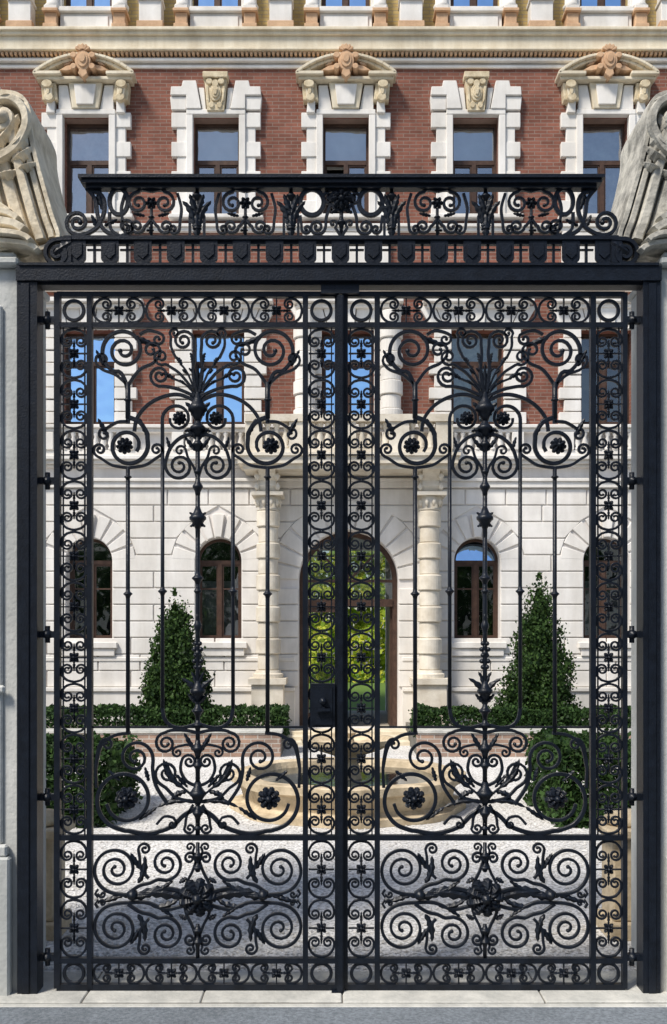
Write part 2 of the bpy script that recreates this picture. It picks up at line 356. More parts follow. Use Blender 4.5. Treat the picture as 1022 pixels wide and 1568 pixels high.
# frieze band
bar(g,100,945,364,370,-0.045,0.03); bar(g,84,962,406,410,-0.05,0.03)
bar(g,112,934,370,375,-0.02,0.015)
for k in range(17):
    xs=120+k*50.2; hw=13.5
    poly=[(xs-hw,371),(xs+hw,371),(xs+hw,397)]+[(xs+hw*cos(a*pi/8),398+8*sin(a*pi/8)) for a in range(0,9)]+[(xs-hw,397)]
    g.prism([(GX(a),GZ(b)) for a,b in poly],-0.035,-0.021)
    poly=[(xs-8,375),(xs+8,375),(xs+8,392),(xs,399),(xs-8,392)]
    g.prism([(GX(a),GZ(b)) for a,b in poly],-0.043,-0.0352)
    if k<16:
        bar(g,xs+23.2,xs+27.0,375,406,-0.01,0.01); bar(g,xs+14,xs+36,381,383.5,-0.008,0.008)
for side in (0,1):
    g.tf=(lambda x,y:(x,y)) if side==0 else (lambda x,y:(1046-x,y))
    scroll(g,[(112,368),(98,369)],91,391,22,-80,1.7,-1,8,0.2,d=0.10)
    leaf(g,112,374,80,394,18,yo=-0.04); bar(g,96,112,371,405,-0.045,0.03)
    scroll(g,[(140,290),(157,300),(160,322),(150,346),(132,358)],119,340,20,75,1.8,1,6.5,0.2)
    ribbon(g,cat([(133,288),(146,305),(150,330),(160,352),(182,362)]),6)
    leaf(g,150,288,158,322,14); leaf(g,150,350,140,328,9); leaf(g,160,345,180,335,9)
    def ov(cx,cy,a,b,w=5.5): ribbon(g,[(cx+a*cos(t*pi/12),cy+b*sin(t*pi/12)) for t in range(25)],w)
    ov(182,308,14,20,6.5); ov(478,309,18,20,7)
    scroll(g,[(168,325),(170,350),(185,361)],193,346,13,100,1.5,-1,5)
    for cx in (232,376):
        rosette(g,cx,310,10,6); rosette(g,cx-2,352,6,4)
        for s_ in (-1,1):
            scroll(g,[(cx,292),(cx+s_*16,289)],cx+s_*20,310,17,-90,1.5,s_,5)
            scroll(g,[(cx,335),(cx+s_*8,345)],cx+s_*22,346,12,180 if s_>0 else 0,1.5,-s_,4.6)
            scroll(g,[(cx+s_*40,296),(cx+s_*46,318),(cx+s_*44,338)],cx+s_*34,350,9,0 if s_>0 else 180,1.2,s_,4.6)
            leaf(g,cx+s_*10,330,cx+s_*28,326,7)
        rod(g,cx,318,362,2.4,[(332,5,5)])
    for cx in (302,446):
        leaf(g,cx,362,cx,318,16,yo=-0.01); leaf(g,cx-4,345,cx-22,308,13,yo=-0.01,bend=5); leaf(g,cx+4,345,cx+22,308,13,yo=-0.01,bend=-5)
        leaf(g,cx,330,cx-11,298,11,yo=-0.015); leaf(g,cx,330,cx+11,298,11,yo=-0.015)
        rod(g,cx,288,362,2.8,[(300,8,8),(350,7,7)])
        bar(g,cx-13,cx-9,330,363,-0.01,0.01); bar(g,cx+9,cx+13,330,363,-0.01,0.01)
    scroll(g,[(500,290),(506,310),(500,332)],486,347,13,0,1.6,1,5)
    scroll(g,[(460,330),(462,345)],470,350,8,180,1.2,-1,4.4)
    scroll(g,[(523,292),(510,290)],505,303,11,-90,1.4,-1,4.6)
    leaf(g,523,315,506,326,10); scroll(g,[(523,362),(515,350)],510,342,7,60,1.0,-1,4)
g.tf=lambda x,y:(x,y)
rosette(g,523,306,16,8,yo=-0.02); rod(g,523,315,363,3,[(340,7,9)])
ribbon(g,[(523+17*cos(t*pi/12),306+16*sin(t*pi/12)) for t in range(25)],4)
bar(g,124,922,274,279,-0.075,0.06); bar(g,128,918,279,285,-0.06,0.05); bar(g,134,912,285,290,-0.035,0.03)
g.obj('frame_and_crest',[M_iron],gate)

# ------------------------------------------------------------------ PIERS
def pier(side):
    e=empty('stone_gate_pier')
    def X(px): return GX(px) if side==0 else GX(1039-px)
    m=MB()
    def b(px0,px1,y0,y1,py0,py1): m.box(X(px0),X(px1),y0,y1,GZ(py0),GZ(py1))
    b(-330,31,-0.03,0.55,412,1520)
    b(-330,8,-0.055,-0.03,470,1290); b(-330,22,-0.10,-0.03,1308,1520); b(-330,17,-0.085,-0.03,1290,1308)
    b(-330,14,-0.09,-0.055,1048,1060)
    b(-330,34,-0.09,0.6,400,412); b(-330,28,-0.06,0.55,390,400)
    m.obj('pier_body',[M_pier],e,bevel=0.012)
    s=MB(); s.tf=(lambda x,y:(x,y)) if side==0 else (lambda x,y:(1039-x,y))
    def pr(poly,y0,y1): s.prism([(GX(s.tf(a,b_)[0]),GZ(b_)) for a,b_ in poly],y0,y1)
    edge=cat([(-60,150),(-10,142),(28,146),(44,166),(47,200),(55,240),(68,288),(80,330),(90,360),(84,372),(60,382)],6)
    pr([(-300,390),(-300,150)]+edge+[(34,390)],0.04,0.5)
    n0=next(i for i,p in enumerate(edge) if p[1]>190 and p[0]>40)
    cur=edge[n0:-6]
    ribbon(s,edge,9,0.56,1.0,0.26)
    for (dx,dy,w_,dp,yo) in ((-10,4,9,0.10,0.03),(-26,9,14,0.15,0.03),(-48,16,18,0.10,0.03),(-76,26,24,0.15,0.03),(-108,36,22,0.10,0.03)):
        ribbon(s,[(x+dx,y+dy) for x,y in cur],w_,dp,1.15,yo)
    scroll(s,[(-30,262),(-6,250),(24,232),(40,206)],8,184,36,10,1.3,-1,15,0.2,d=0.20,yo=0.03)
    for (a,b_,c_,d_,w_,bn) in ((10,236,44,196,26,8),(-6,226,30,176,26,6),(-20,214,4,160,24,4),(-6,160,38,156,18,-5),(20,250,50,226,18,4),(-30,250,10,240,26,5),(30,262,56,250,14,3),(0,270,30,262,18,4)):
        leaf(s,a,b_,c_,d_,w_,yo=-0.02,bulge=0.055,bend=bn)
    ball(s,8,186,12,-0.05,1.2,12,8)
    for i,(yy,x1,w_,dp) in enumerate(((318,20,12,0.20),(332,34,14,0.26),(350,44,18,0.30),(368,56,12,0.34),(380,64,12,0.28))):
        ribbon(s,cat([(-200,yy-10),(-60,yy-8),(-10,yy-3),(x1-14,yy+3),(x1,yy+12)],8),w_,dp,0.8,0.02)
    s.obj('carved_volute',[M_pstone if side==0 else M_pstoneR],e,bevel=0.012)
    return e
pier(0); pier(1)

# ------------------------------------------------------------------ GROUND
def sheet(name,x0,x1,y0,y1,z,m):
    b=MB(); b.add([(x0,y0,z),(x1,y0,z),(x1,y1,z),(x0,y1,z)],[(0,1,2,3)]); return b.obj(name,[m],recalc=False)
sheet('ground',-400,400,-400,400,-0.012,M_ground)
sheet('gravel_courtyard',-13,13,0.32,W+0.2,-0.003,M_gravel)
sheet('lawn',-12,13,W+5.2,W+40,-0.004,M_lawn)
sheet('road',-60,60,-16,-0.27,-0.006,M_road)
m=MB(); xs=-3.4
random.seed(3)
while xs<3.4:
    w_=random.uniform(0.7,1.3); dy=random.uniform(-0.012,0.012)
    m.box(xs+0.004,xs+w_-0.004,-0.20+dy,0.33,-0.06,0.0+random.uniform(-0.003,0.002)); xs+=w_
m.box(-3.4,3.6,-0.262,-0.215,-0.06,-0.004)
m.obj('threshold_paving',[M_thr],bevel=0.006)
random.seed(77); m=MB()
for i in range(16000):
    y=0.36+ (random.random()**1.4)*9; x=random.uniform(-3.2,3.2)*(1+y*0.05); r=random.uniform(0.007,0.020); a=random.random()*6
    vs=[(x+r*cos(a+k*pi/2)*random.uniform(.7,1.2),y+r*sin(a+k*pi/2)*random.uniform(.7,1.2),-0.003+r*.25) for k in range(4)]
    m.add(vs+[(x,y,-0.003+r*.9)],[(0,1,4),(1,2,4),(2,3,4),(3,0,4)])
m.obj('loose_pebbles',[M_pebble])

# ------------------------------------------------------------------ BUILDING
bld=empty('brick_townhouse')
BAY=[530+198*k for k in range(-5,6)]
sc=FPX/(D+W)
def BX(px): return (px-CX)/sc
def BZ(py): return CZ+(HY-py)/sc
XL=BX(BAY[0]-110); XR=BX(BAY[-1]+110)
def wallgrid(m,x0,x1,z0,z1,holes,y0,y1,mi=0):
    xs=sorted(set([x0,x1]+[h[0] for h in holes]+[h[1] for h in holes])); zs=sorted(set([z0,z1]+[h[2] for h in holes]+[h[3] for h in holes]))
    for j in range(len(zs)-1):
        run=None
        for i in range(len(xs)-1):
            cx=(xs[i]+xs[i+1])/2;cz=(zs[j]+zs[j+1])/2
            inh=any(h[0]<cx<h[1] and h[2]<cz<h[3] for h in holes)
            if inh:
                if run is not None: m.box(run,xs[i],y0,y1,zs[j],zs[j+1],mi); run=None
            elif run is None: run=xs[i]
        if run is not None: m.box(run,xs[-1],y0,y1,zs[j],zs[j+1],mi)
wall=MB(); stone=MB(); orn=MB(); wood=MB(); glass=MB(); inter=MB()
zGt=BZ(700)
ops=[]
for k,b in enumerate(BAY):
    b=b+3
    if k==5: ops.append((BX(534),76/sc,BZ(888),BZ(1115)))
    else: ops.append((BX(b),35/sc,BZ(858),BZ(982)))
holes=[(c-r,c+r,zb,zs+r) for c,r,zs,zb in ops]
wallgrid(wall,XL,XR,0,zGt,holes,W,W+0.45,0)
for c,r,zs,zb in ops:
    N=12
    for sgn in (-1,1):
        for i in range(N):
            a0=pi/2*i/N;a1=pi/2*(i+1)/N
            q=[(c+sgn*r*cos(a0),zs+r*sin(a0)),(c+sgn*r*cos(a1),zs+r*sin(a1)),(c+sgn*r*cos(a1),zs+r),(c+sgn*r*cos(a0),zs+r)]
            wall.prism(q,W+0.0,W+0.45,0)
zpl=BZ(1052); ztop=BZ(748); nC=12; ch=(ztop-zpl)/nC; G=0.013; pd=0.04
def limit(op,z,side,zmid):
    c,r,zs,zb=op; Rv=r+ (0.50 if r<0.8 else 0.62)
    if zmid<zb: return None
    if zmid<zs-0.02: return c+side*r
    if z>=zs+Rv: return None
    dz=max(0,z-zs); return c+side*sqrt(max(0,Rv*Rv-dz*dz))
for j in range(nC):
    za=zpl+j*ch; zb_=za+ch; zm=(za+zb_)/2
    segs=[]; act=[]
    for op in ops:
        l0=limit(op,za,-1,zm)
        if l0 is None: continue
        l1=limit(op,zb_,-1,zm); r0=limit(op,za,1,zm); r1=limit(op,zb_,1,zm)
        if l1 is None: l1=r1=op[0]
        act.append((l0,l1,r0,r1))
    cur=(XL,XL)
    for (l0,l1,r0,r1) in act: segs.append((cur[0],cur[1],l0,l1)); cur=(r0,r1)
    segs.append((cur[0],cur[1],XR,XR))
    for (a0,a1,b0,b1) in segs:
        width=min(b0,b1)-max(a0,a1)
        if width<0.1: continue
        n=max(1,int(round(width/0.85))); off=0.0 if j%2==0 else 0.22
        cuts0=[a0+G]+[a0+(b0-a0)*(i+ (off if n>1 else 0))/n for i in range(1,n)]+[b0-G]
        cuts1=[a1+G]+[a0+(b0-a0)*(i+ (off if n>1 else 0))/n for i in range(1,n)]+[b1-G]
        for i in range(n):
            p0=cuts0[i]+(G if i else 0);p1=cuts1[i]+(G if i else 0);q0=cuts0[i+1]-(G if i<n-1 else 0);q1=cuts1[i+1]-(G if i<n-1 else 0)
            if q0-p0<0.04 or q1-p1<0.04: continue
            stone.prism([(p0,za+G),(q0,za+G),(q1,zb_-G),(p1,zb_-G)],W-pd,W+0.01,0)
for c,r,zs,zb in ops:
    Rv=r+(0.50 if r<0.8 else 0.62); n=9 if r<0.8 else 13
    for i in range(n):
        a0=pi*i/n+0.03*(0.6/r);a1=pi*(i+1)/n-0.03*(0.6/r); mid=(i==n//2)
        ro=Rv-G; ri=r+0.01; K=4
        poly=[(c+ri*cos(a0+(a1-a0)*t/K),zs+ri*sin(a0+(a1-a0)*t/K)) for t in range(K+1)]+[(c+ro*cos(a1+(a0-a1)*t/K),zs+ro*sin(a1+(a0-a1)*t/K)) for t in range(K+1)]
        stone.prism(poly,W-(0.10 if mid else pd+0.003),W+0.01,0)
def course(py0,py1,proud,mi=0,skipdoor=False):
    o=stone
    if skipdoor:
        o.box(XL,BX(452),W-proud,W+0.02,BZ(py1),BZ(py0),mi); o.box(BX(616),XR,W-proud,W+0.02,BZ(py1),BZ(py0),mi)
    else: o.box(XL,XR,W-proud,W+0.02,BZ(py1),BZ(py0),mi)
course(1058,1135,0.13,0,True); course(1052,1058,0.17,0,True); course(1006,1012,0.06,0,True)
course(738,747,0.10); course(733,738,0.14); course(700,706,0.28); course(706,712,0.20); course(712,716,0.12)
for k,b in enumerate(BAY):
    if k!=5:
        stone.box(BX(b+3-44),BX(b+3+44),W-0.14,W+0.1,BZ(992),BZ(983),0)
        stone.box(BX(b+3-40),BX(b+3+40),W-0.10,W-0.05,BZ(1004),BZ(992),0)
def rect_window(cx,hw,zb,zt,yr=0.22,transom=0.62,blind=0,g_i=0,openleft=False):
    y=W+yr; f=0.05
    wood.box(cx-hw,cx-hw+f,y-0.03,y+0.05,zb,zt); wood.box(cx+hw-f,cx+hw,y-0.03,y+0.05,zb,zt)
    wood.box(cx-hw+f,cx+hw-f,y-0.03,y+0.05,zt-f,zt); wood.box(cx-hw+f,cx+hw-f,y-0.035,y+0.05,zb,zb+f+0.02)
    zt_=zb+(zt-zb)*transom
    wood.box(cx-hw+f,cx+hw-f,y-0.04,y+0.05,zt_-0.045,zt_+0.045)
    wood.box(cx-0.045,cx+0.045,y-0.045,y+0.045,zb+f+0.02,zt_-0.045)
    for s_ in (-1,1):
        x0=cx+s_*0.045; x1=cx+s_*(hw-f)
        a,b_=min(x0,x1),max(x0,x1)
        if openleft and s_<0:
            wood.box(a,a+0.03,y+0.05,y+0.45,zb+f+0.02,zt_-0.05); continue
        for (p,q,r_,t_) in ((a,a+0.035,zb+f+0.02,zt_-0.045),(b_-0.035,b_,zb+f+0.02,zt_-0.045)):
            wood.box(p,q,y-0.02,y+0.035,r_,t_)
        wood.box(a+0.035,b_-0.035,y-0.02,y+0.035,zt_-0.08,zt_-0.045); wood.box(a+0.035,b_-0.035,y-0.02,y+0.035,zb+f+0.02,zb+f+0.065)
    def pane(a,b_,c_,d_):
        t1=random.uniform(-.006,.006);t2=random.uniform(-.006,.006)   # old panes are never quite parallel
        glass.add([(a,y+0.01,c_),(b_,y+0.01+t1,c_),(b_,y+0.01+t1+t2,d_),(a,y+0.01+t2,d_)],[(0,1,2,3)],g_i)
    pane(cx-hw+f,cx+hw-f,zt_,zt-f)
    if not openleft: pane(cx-hw+f,cx,zb+f,zt_)
    pane(cx,cx+hw-f,zb+f,zt_)
    if blind==1: inter.box(cx-hw,cx+hw,y+0.10,y+0.12,zt_-0.02+random.uniform(-0.1,0.1),zt,1)
    if blind==2:
        inter.box(cx-hw,cx-hw*0.35,y+0.16,y+0.19,zb,zt,2); inter.box(cx+hw*0.45,cx+hw,y+0.16,y+0.19,zb,zt,2)
    if blind==3: inter.box(cx-hw,cx+hw,y+0.16,y+0.19,zb,zt,2)
def arch_ring(m,c,zs,r0,r1,y0,y1,mi=0,N=16):
    for i in range(N):
        a0=pi*i/N;a1=pi*(i+1)/N
        m.prism([(c+r0*cos(a0),zs+r0*sin(a0)),(c+r1*cos(a0),zs+r1*sin(a0)),(c+r1*cos(a1),zs+r1*sin(a1)),(c+r0*cos(a1),zs+r0*sin(a1))],y0,y1,mi)
for k,(c,r,zs,zb) in enumerate(ops):
    y=W+0.28
    if k==5: continue
    arch_ring(wood,c,zs,r-0.06,r,y-0.03,y+0.05)
    wood.box(c-r,c-r+0.06,y-0.03,y+0.05,zb,zs);wood.box(c+r-0.06,c+r,y-0.03,y+0.05,zb,zs)
    wood.box(c-r+0.06,c+r-0.06,y-0.04,y+0.05,zs-0.06,zs+0.02); wood.box(c-r+0.06,c+r-0.06,y-0.04,y+0.05,zb,zb+0.08)
    wood.box(c-0.04,c+0.04,y-0.045,y+0.045,zb+0.08,zs-0.06)
    for s_ in (-1,1):
        a,b_=sorted((c+s_*0.04,c+s_*(r-0.06)))
        wood.box(a,a+0.035,y-0.02,y+0.04,zb+0.08,zs-0.06); wood.box(b_-0.035,b_,y-0.02,y+0.04,zb+0.08,zs-0.06)
        wood.box(a+0.035,b_-0.035,y-0.02,y+0.04,zb+0.08,zb+0.13); wood.box(a+0.035,b_-0.035,y-0.02,y+0.04,zs-0.10,zs-0.06)
        wood.box(a+0.035,b_-0.035,y-0.015,y+0.03,(zb+zs)/2+0.25,(zb+zs)/2+0.28)
    # upper lunette pane leans back a touch and mirrors the sky; lower panes
    tl=0.10 if k==6 else 0.0
    poly=[(c+(r-0.05)*cos(pi*i/16),y+0.01+tl*sin(pi*i/16),zs+(r-0.05)*sin(pi*i/16)) for i in range(17)]
    glass.add(poly,[tuple(range(len(poly)))],1 if k==6 else 0)
    gi=0 if k!=6 else 0
    glass.add([(c-r+0.05,y+0.01,zb+0.05),(c+r-0.05,y+0.01,zb+0.05),(c+r-0.05,y+0.01,zs),(c-r+0.05,y+0.01,zs)],[(0,1,2,3)],gi)
    if k in (4,7): inter.box(c-r,c+r,y+0.25,y+0.27,zb,zs-0.4,2)
# ---- door
c,r,zs,zb=ops[5]; y=W+0.34
arch_ring(wood,c,zs,r-0.10,r,y-0.05,y+0.08)
wood.box(c-r,c-r+0.10,y-0.05,y+0.08,zb,zs); wood.box(c+r-0.10,c+r,y-0.05,y+0.08,zb,zs)
zt=BZ(922); wood.box(c-r+0.10,c+r-0.10,y-0.08,y+0.08,zt-0.08,zt+0.08)
for a in (45,90,135):
    ca,sa=cos(radians(a)),sin(radians(a)); w_=0.025
    wood.prism([(c-sa*w_,zs+ca*w_),(c+sa*w_,zs-ca*w_),(c+ca*(r-.1)+sa*w_,zs+sa*(r-.1)-ca*w_),(c+ca*(r-.1)-sa*w_,zs+sa*(r-.1)+ca*w_)],y-0.02,y+0.03)
wood.box(c-r+0.10,c+r-0.10,y-0.03,y+0.04,zs-0.03,zs+0.03)
for s_ in (-1,1):
    a,b_=sorted((c+s_*0.02,c+s_*(r-0.10))); fr=0.10
    if s_>0:
        wood.box(b_-0.05,b_,y+0.08,y+0.9,zb,zt-0.08); continue
    wood.box(a,a+fr,y-0.04,y+0.05,zb,zt-0.08);wood.box(b_-fr,b_,y-0.04,y+0.05,zb,zt-0.08)
    wood.box(a+fr,b_-fr,y-0.04,y+0.05,zb,zb+0.30);wood.box(a+fr,b_-fr,y-0.04,y+0.05,zt-0.2,zt-0.08)
    glass.add([(a+fr-.01,y,zb+.29),(b_-fr+.01,y,zb+.29),(b_-fr+.01,y,zt-.19),(a+fr-.01,y,zt-.19)],[(0,1,2,3)],2)
poly=[(c+(r-.05)*cos(pi*i/16),y,zs+(r-.05)*sin(pi*i/16)) for i in range(17)]+[(c-r+.05,y,zt+.05),(c+r-.05,y,zt+.05)]
glass.add(poly,[tuple(range(len(poly)))],0)
DEP=5.0
inter.box(c-r-0.25,c-r-0.1,W+0.45,W+DEP,0,zs+r+0.1,3); inter.box(c+r+0.1,c+r+0.25,W+0.45,W+DEP,0,zs+r+0.1,3)
inter.box(c-r-0.25,c+r+0.25,W+0.45,W+DEP,zs+r+0.1,zs+r+0.25,3); inter.box(c-r-0.1,c+r+0.1,W+0.30,W+DEP,0.02,zb-0.02,3)
for i,(e_,h_) in enumerate(((0.0,0.2),(0.38,0.135),(0.76,0.07))):
    stone.box(c-r-0.3-e_*0.5,c+r+0.3+e_*0.5,W-0.55-e_,W+0.3 if i==0 else W-0.55-e_+0.38,-0.02,zb-0.005-i*0.065,1)
h1=[];h2=[];h3=[]
for k,b in enumerate(BAY):
    h1.append((BX(b+3-40),BX(b+3+40),BZ(650),BZ(506)))
    h2.append((BX(b-35),BX(b+35),BZ(332),BZ(182)))
    h3.append((BX(b-37),BX(b+37),BZ(14),BZ(-165)))
wallgrid(wall,XL,XR,BZ(700),BZ(655),[],W,W+0.45,0)
wallgrid(wall,XL,XR,BZ(655),BZ(100),h1[:]+h2[:],W,W+0.45,1)
wallgrid(wall,XL,XR,BZ(100),BZ(52),[],W,W+0.45,0)
wallgrid(wall,XL,XR,BZ(52),BZ(-240),h3,W+0.1,W+0.45,2)
course(652,657,0.20); course(657,663,0.14); course(690,700,0.12)
for k,b in enumerate(BAY):
    b+=3
    stone.box(BX(b-70),BX(b-52),W-0.16,W+0.01,BZ(690),BZ(663)); stone.box(BX(b+52),BX(b+70),W-0.16,W+0.01,BZ(690),BZ(663))
    if k!=5:
        for i in range(9):
            x_=BX(b-46+i*11.5); z0=BZ(690);hh=BZ(663)-z0
            orn.lathe(x_,W-0.08,[(z0,0.06),(z0+hh*.12,0.06),(z0+hh*.2,0.035),(z0+hh*.4,0.068),(z0+hh*.75,0.032),(z0+hh*.88,0.055),(z0+hh,0.055)],8,0)
    for s_ in (-1,1):
        yb=650.0;i=0
        while yb>500:
            w2=74 if i%2==0 else 66
            a,b_=sorted((BX(b+s_*40),BX(b+s_*w2)))
            stone.box(a,b_,W-0.10-0.02*(i%2==0),W+0.01,BZ(yb)+0.012,BZ(yb-18.5)-0.012,0); yb-=18.75;i+=1
    for i in range(-3,4):
        x0=b+i*20;poly=[(BX(x0-9.4),BZ(505)),(BX(x0+9.4),BZ(505)),(BX(b+(i+.47)*26),BZ(470)),(BX(b+(i-.47)*26),BZ(470))]
        stone.prism(poly,W-(0.17 if i==0 else 0.11),W+0.01,0)
    stone.box(BX(b-84),BX(b+84),W-0.30,W+0.01,BZ(468),BZ(461),0)
    stone.box(BX(b-78),BX(b+78),W-0.20,W+0.01,BZ(474.5),BZ(468.3),0)
    rect_window(BX(b),40/sc,BZ(650),BZ(506),0.25,0.68,{6:3}.get(k,0),{3:1,4:1,5:1,6:3,7:3}.get(k,0))
    if k%2==1:
        bb=b-3
        for (x0,x1,pr_) in ((-66,-50,.12),(-48,48,.08),(50,66,.12)): stone.box(BX(bb+x0),BX(bb+x1),W-pr_,W+0.01,BZ(411),BZ(357),0)
course(412,420,0.18); course(420,440,0.06); course(440,446,0.11); course(345,350,0.14) ; course(350,356,0.09)
for px in (468,598):
    x_=BX(px); z0=BZ(652);z1=BZ(475); zz=z0;i=0
    while zz<z1-0.1:
        rr=0.21 if i%2 else 0.245
        orn.lathe(x_,W-0.20,[(zz+.004,rr-.02),(zz+.02,rr),(zz+0.27,rr),(zz+0.286,rr-.02)],24,0,False); zz+=0.29;i+=1
random.seed(5)
def oval(cx,cy,a,b,n=18): return [(cx+a*cos(2*pi*i/n),cy+b*sin(2*pi*i/n)) for i in range(n)]
for k,b in enumerate(BAY):
    for s_ in (-1,1):
        yb=332.0;i=0
        while yb>184:
            w2=68 if i%2==0 else 60
            a,b_=sorted((BX(b+s_*36),BX(b+s_*w2)))
            stone.box(a,b_,W-0.09-0.025*(i%2==0),W+0.01,BZ(yb),BZ(yb-22)+0.006,0); yb-=22.3;i+=1
        a,b_=sorted((BX(b+s_*35),BX(b+s_*45)))
        stone.box(a,b_,W-0.15,W+0.01,BZ(332),BZ(180),0)
    stone.box(BX(b-45),BX(b+45),W-0.15,W+0.01,BZ(179.6),BZ(172),0)
    stone.box(BX(b-72),BX(b+72),W-0.20,W+0.05,BZ(338),BZ(332.3),0)
    def pp(poly,pr,mi=0,ob=stone):
        ob.prism([(BX(b+x_),BZ(y_)) for x_,y_ in poly],W-pr,W+0.01,mi)
    if k%2==0:
        for s_ in (-1,1):
            pp([(s_*68,172),(s_*45.5,172),(s_*45,152),(s_*70,152)],0.13)
            pp([(s_*45,171.6),(s_*22,171.6),(s_*30,129),(s_*50,129),(s_*52,138),(s_*68,138),(s_*69,151),(s_*45,151)],0.17)
            pp([(s_*21,171.6),(s_*15,171.6),(s_*18,138),(s_*27,138)],0.12)
        pp([(-13,176),(13,176),(17,128),(-17,128)],0.20,3)
        pp([(-19,128),(19,128),(19,119),(-19,119)],0.27,3)
        pp(oval(0,150,9,13),0.24,3); pp(oval(0,150,6,9),0.27,3)
        for s_ in (-1,1):
            pp(oval(s_*9,133,5,5,10),0.25,3); pp([(s_*11,140),(s_*15,140),(s_*13,160),(s_*9,166)],0.235,3); pp(oval(s_*6,168,4,5,10),0.23,3)
        pp(oval(0,137,5,6,12),0.26,3); pp([(-4,146),(4,146),(2,155),(-2,155)],0.295,3)
    else:
        for s_ in (-1,1):
            pp([(s_*60,178),(s_*47,178),(s_*47,160),(s_*58,160)],0.18)
            pp([(s_*65,160),(s_*42,160),(s_*45,134),(s_*67,134)],0.20,3)
            pp([(s_*60,156),(s_*49,156),(s_*50,137),(s_*62,137)],0.26,1)
            pp(oval(s_*54,158,7,6,12),0.28,3); pp(oval(s_*56,139,8,6,12),0.31,3); pp(oval(s_*55,148,3,7,10),0.29,3)
        pp([(-20,171.5),(20,171.5),(26,132),(-26,132)],0.18,1); pp([(-13,167),(13,167),(17,136),(-17,136)],0.22,0)
        for s_ in (-1,1): pp([(s_*21,171.4),(s_*42,171.4),(s_*42,134),(s_*28,134)],0.12,0)
        pp([(-72,132),(72,132),(72,127),(-72,127)],0.28,1); pp([(-76,127),(-34,127),(-34,122),(-76,122)],0.36,1); pp([(76,127),(34,127),(34,122),(76,122)],0.36,1)
        N=14; Rr=(76*76+28*28)/(2*28.0)
        th=math.asin(76/Rr)
        pts=[(Rr*sin(-th+2*th*i/N),122-(Rr*cos(-th+2*th*i/N)-(Rr-28))) for i in range(N+1)]
        for i in range(N):
            (xa,ya),(xb,yb)=pts[i],pts[i+1]
            pp([(xa,ya),(xb,yb),(xb*0.97,yb+4),(xa*0.97,ya+4)],0.36,1)
            pp([(xa*.97,ya+4.1),(xb*.97,yb+4.1),(xb*0.93,yb+8),(xa*0.93,ya+8)],0.28,1)
        pp([(p[0]*0.93,min(121.8,p[1]+8)) for p in pts],0.10,1)
        # carved cartouche: strapwork oval, shell crest, side leaves
        pp(oval(0,108,12,15),0.40,2); pp(oval(0,108,8.5,11),0.43,2); pp(oval(0,106,5,7),0.455,2)
        for a_ in (-60,-30,0,30,60):
            x0,y0=sin(radians(a_)),-cos(radians(a_))
            pp([(x0*4-y0*2.2,96+y0*4-x0*2.2*0),(x0*11-y0*2.6,94+y0*9+x0*2.6),(x0*12.5,94+y0*11),(x0*11+y0*2.6,94+y0*9-x0*2.6),(x0*4+y0*2.2,96+y0*4)],0.42,2)
        for s_ in (-1,1):
            pp(oval(s_*14,100,5,4.5,12),0.41,2); pp(oval(s_*14,117,4.5,4.5,12),0.41,2)
            pp([(s_*15,110),(s_*26,112),(s_*38,119),(s_*26,120),(s_*17,118)],0.30,2); pp([(s_*19,104),(s_*27,106),(s_*32,111),(s_*22,109)],0.27,2)
        pp([(-5,121),(5,121),(7,128),(0,134),(-7,128)],0.40,2)
    rect_window(BX(b),35/sc,BZ(332),BZ(182),0.22,0.60,[1,0,3,3,1,1,1,3,1,2,0][k],0,openleft=(k==5))
course(100,105,0.05,0); course(92,97,0.11,0); course(90,92,0.08,1); course(62,80,0.18,1); course(57,62,0.24,1); course(52,57,0.29,1); course(80,84,0.21,1)
x_=XL
while x_<XR:
    stone.box(x_,x_+0.055,W-0.16,W+0.01,BZ(89.8),BZ(84.2),2); x_+=0.092
for k,b in enumerate(BAY):
    stone.box(BX(b-40),BX(b+40),W-0.10,W+0.11,BZ(51.8),BZ(24),0); stone.box(BX(b-44),BX(b+44),W-0.18,W+0.11,BZ(24),BZ(19),0)
    stone.box(BX(b-34),BX(b+34),W-0.13,W-0.09,BZ(46),BZ(29),0)
    stone.box(BX(b-40),BX(b+40),W-0.16,W+0.11,BZ(19),BZ(15.5),0)
    for s_ in (-1,1):
        x_=b+s_*52
        for (hw,a,c_,pr,mi) in ((11,51.8,46,0.27,2),(9,46,28,0.22,2),(12,28,23,0.28,2),(10,23,17,0.24,0)):
            stone.box(BX(x_-hw),BX(x_+hw),W-pr,W+0.11,BZ(a),BZ(c_),mi)
        orn.lathe(BX(x_),W-0.04,[(BZ(17),0.15),(BZ(12),0.17),(BZ(8),0.13),(BZ(-150),0.115),(BZ(-152),0.16),(BZ(-168),0.19)],14,0)
        stone.box(BX(b+s_*38),BX(b+s_*44),W-0.05,W+0.11,BZ(15),BZ(-170),0)
    x_=b+99
    for (hw,a,c_,pr,mi) in ((20,51.8,42,0.27,2),(17,42,10,0.22,0),(19,10,5,0.27,0),(16,5,-170,0.20,0)):
        stone.box(BX(x_-hw),BX(x_+hw),W-pr,W+0.11,BZ(a),BZ(c_),mi)
    rect_window(BX(b),37/sc,BZ(14),BZ(-165),0.24,0.66,0,1)
course(-171,-178,0.3,1); course(-178,-215,0.12,1); course(-215,-232,0.55,1); course(-232,-240,0.75,1)
wall.box(XL,XL+0.3,W+0.45,W+DEP,0,BZ(-240),1); wall.box(XR-0.3,XR,W+0.45,W+DEP,0,BZ(-240),1)
wallgrid(wall,XL+.3,XR-.3,0,BZ(-240),[(c-r,c+r,-0.01,zs+r)],W+DEP-0.3,W+DEP,0)
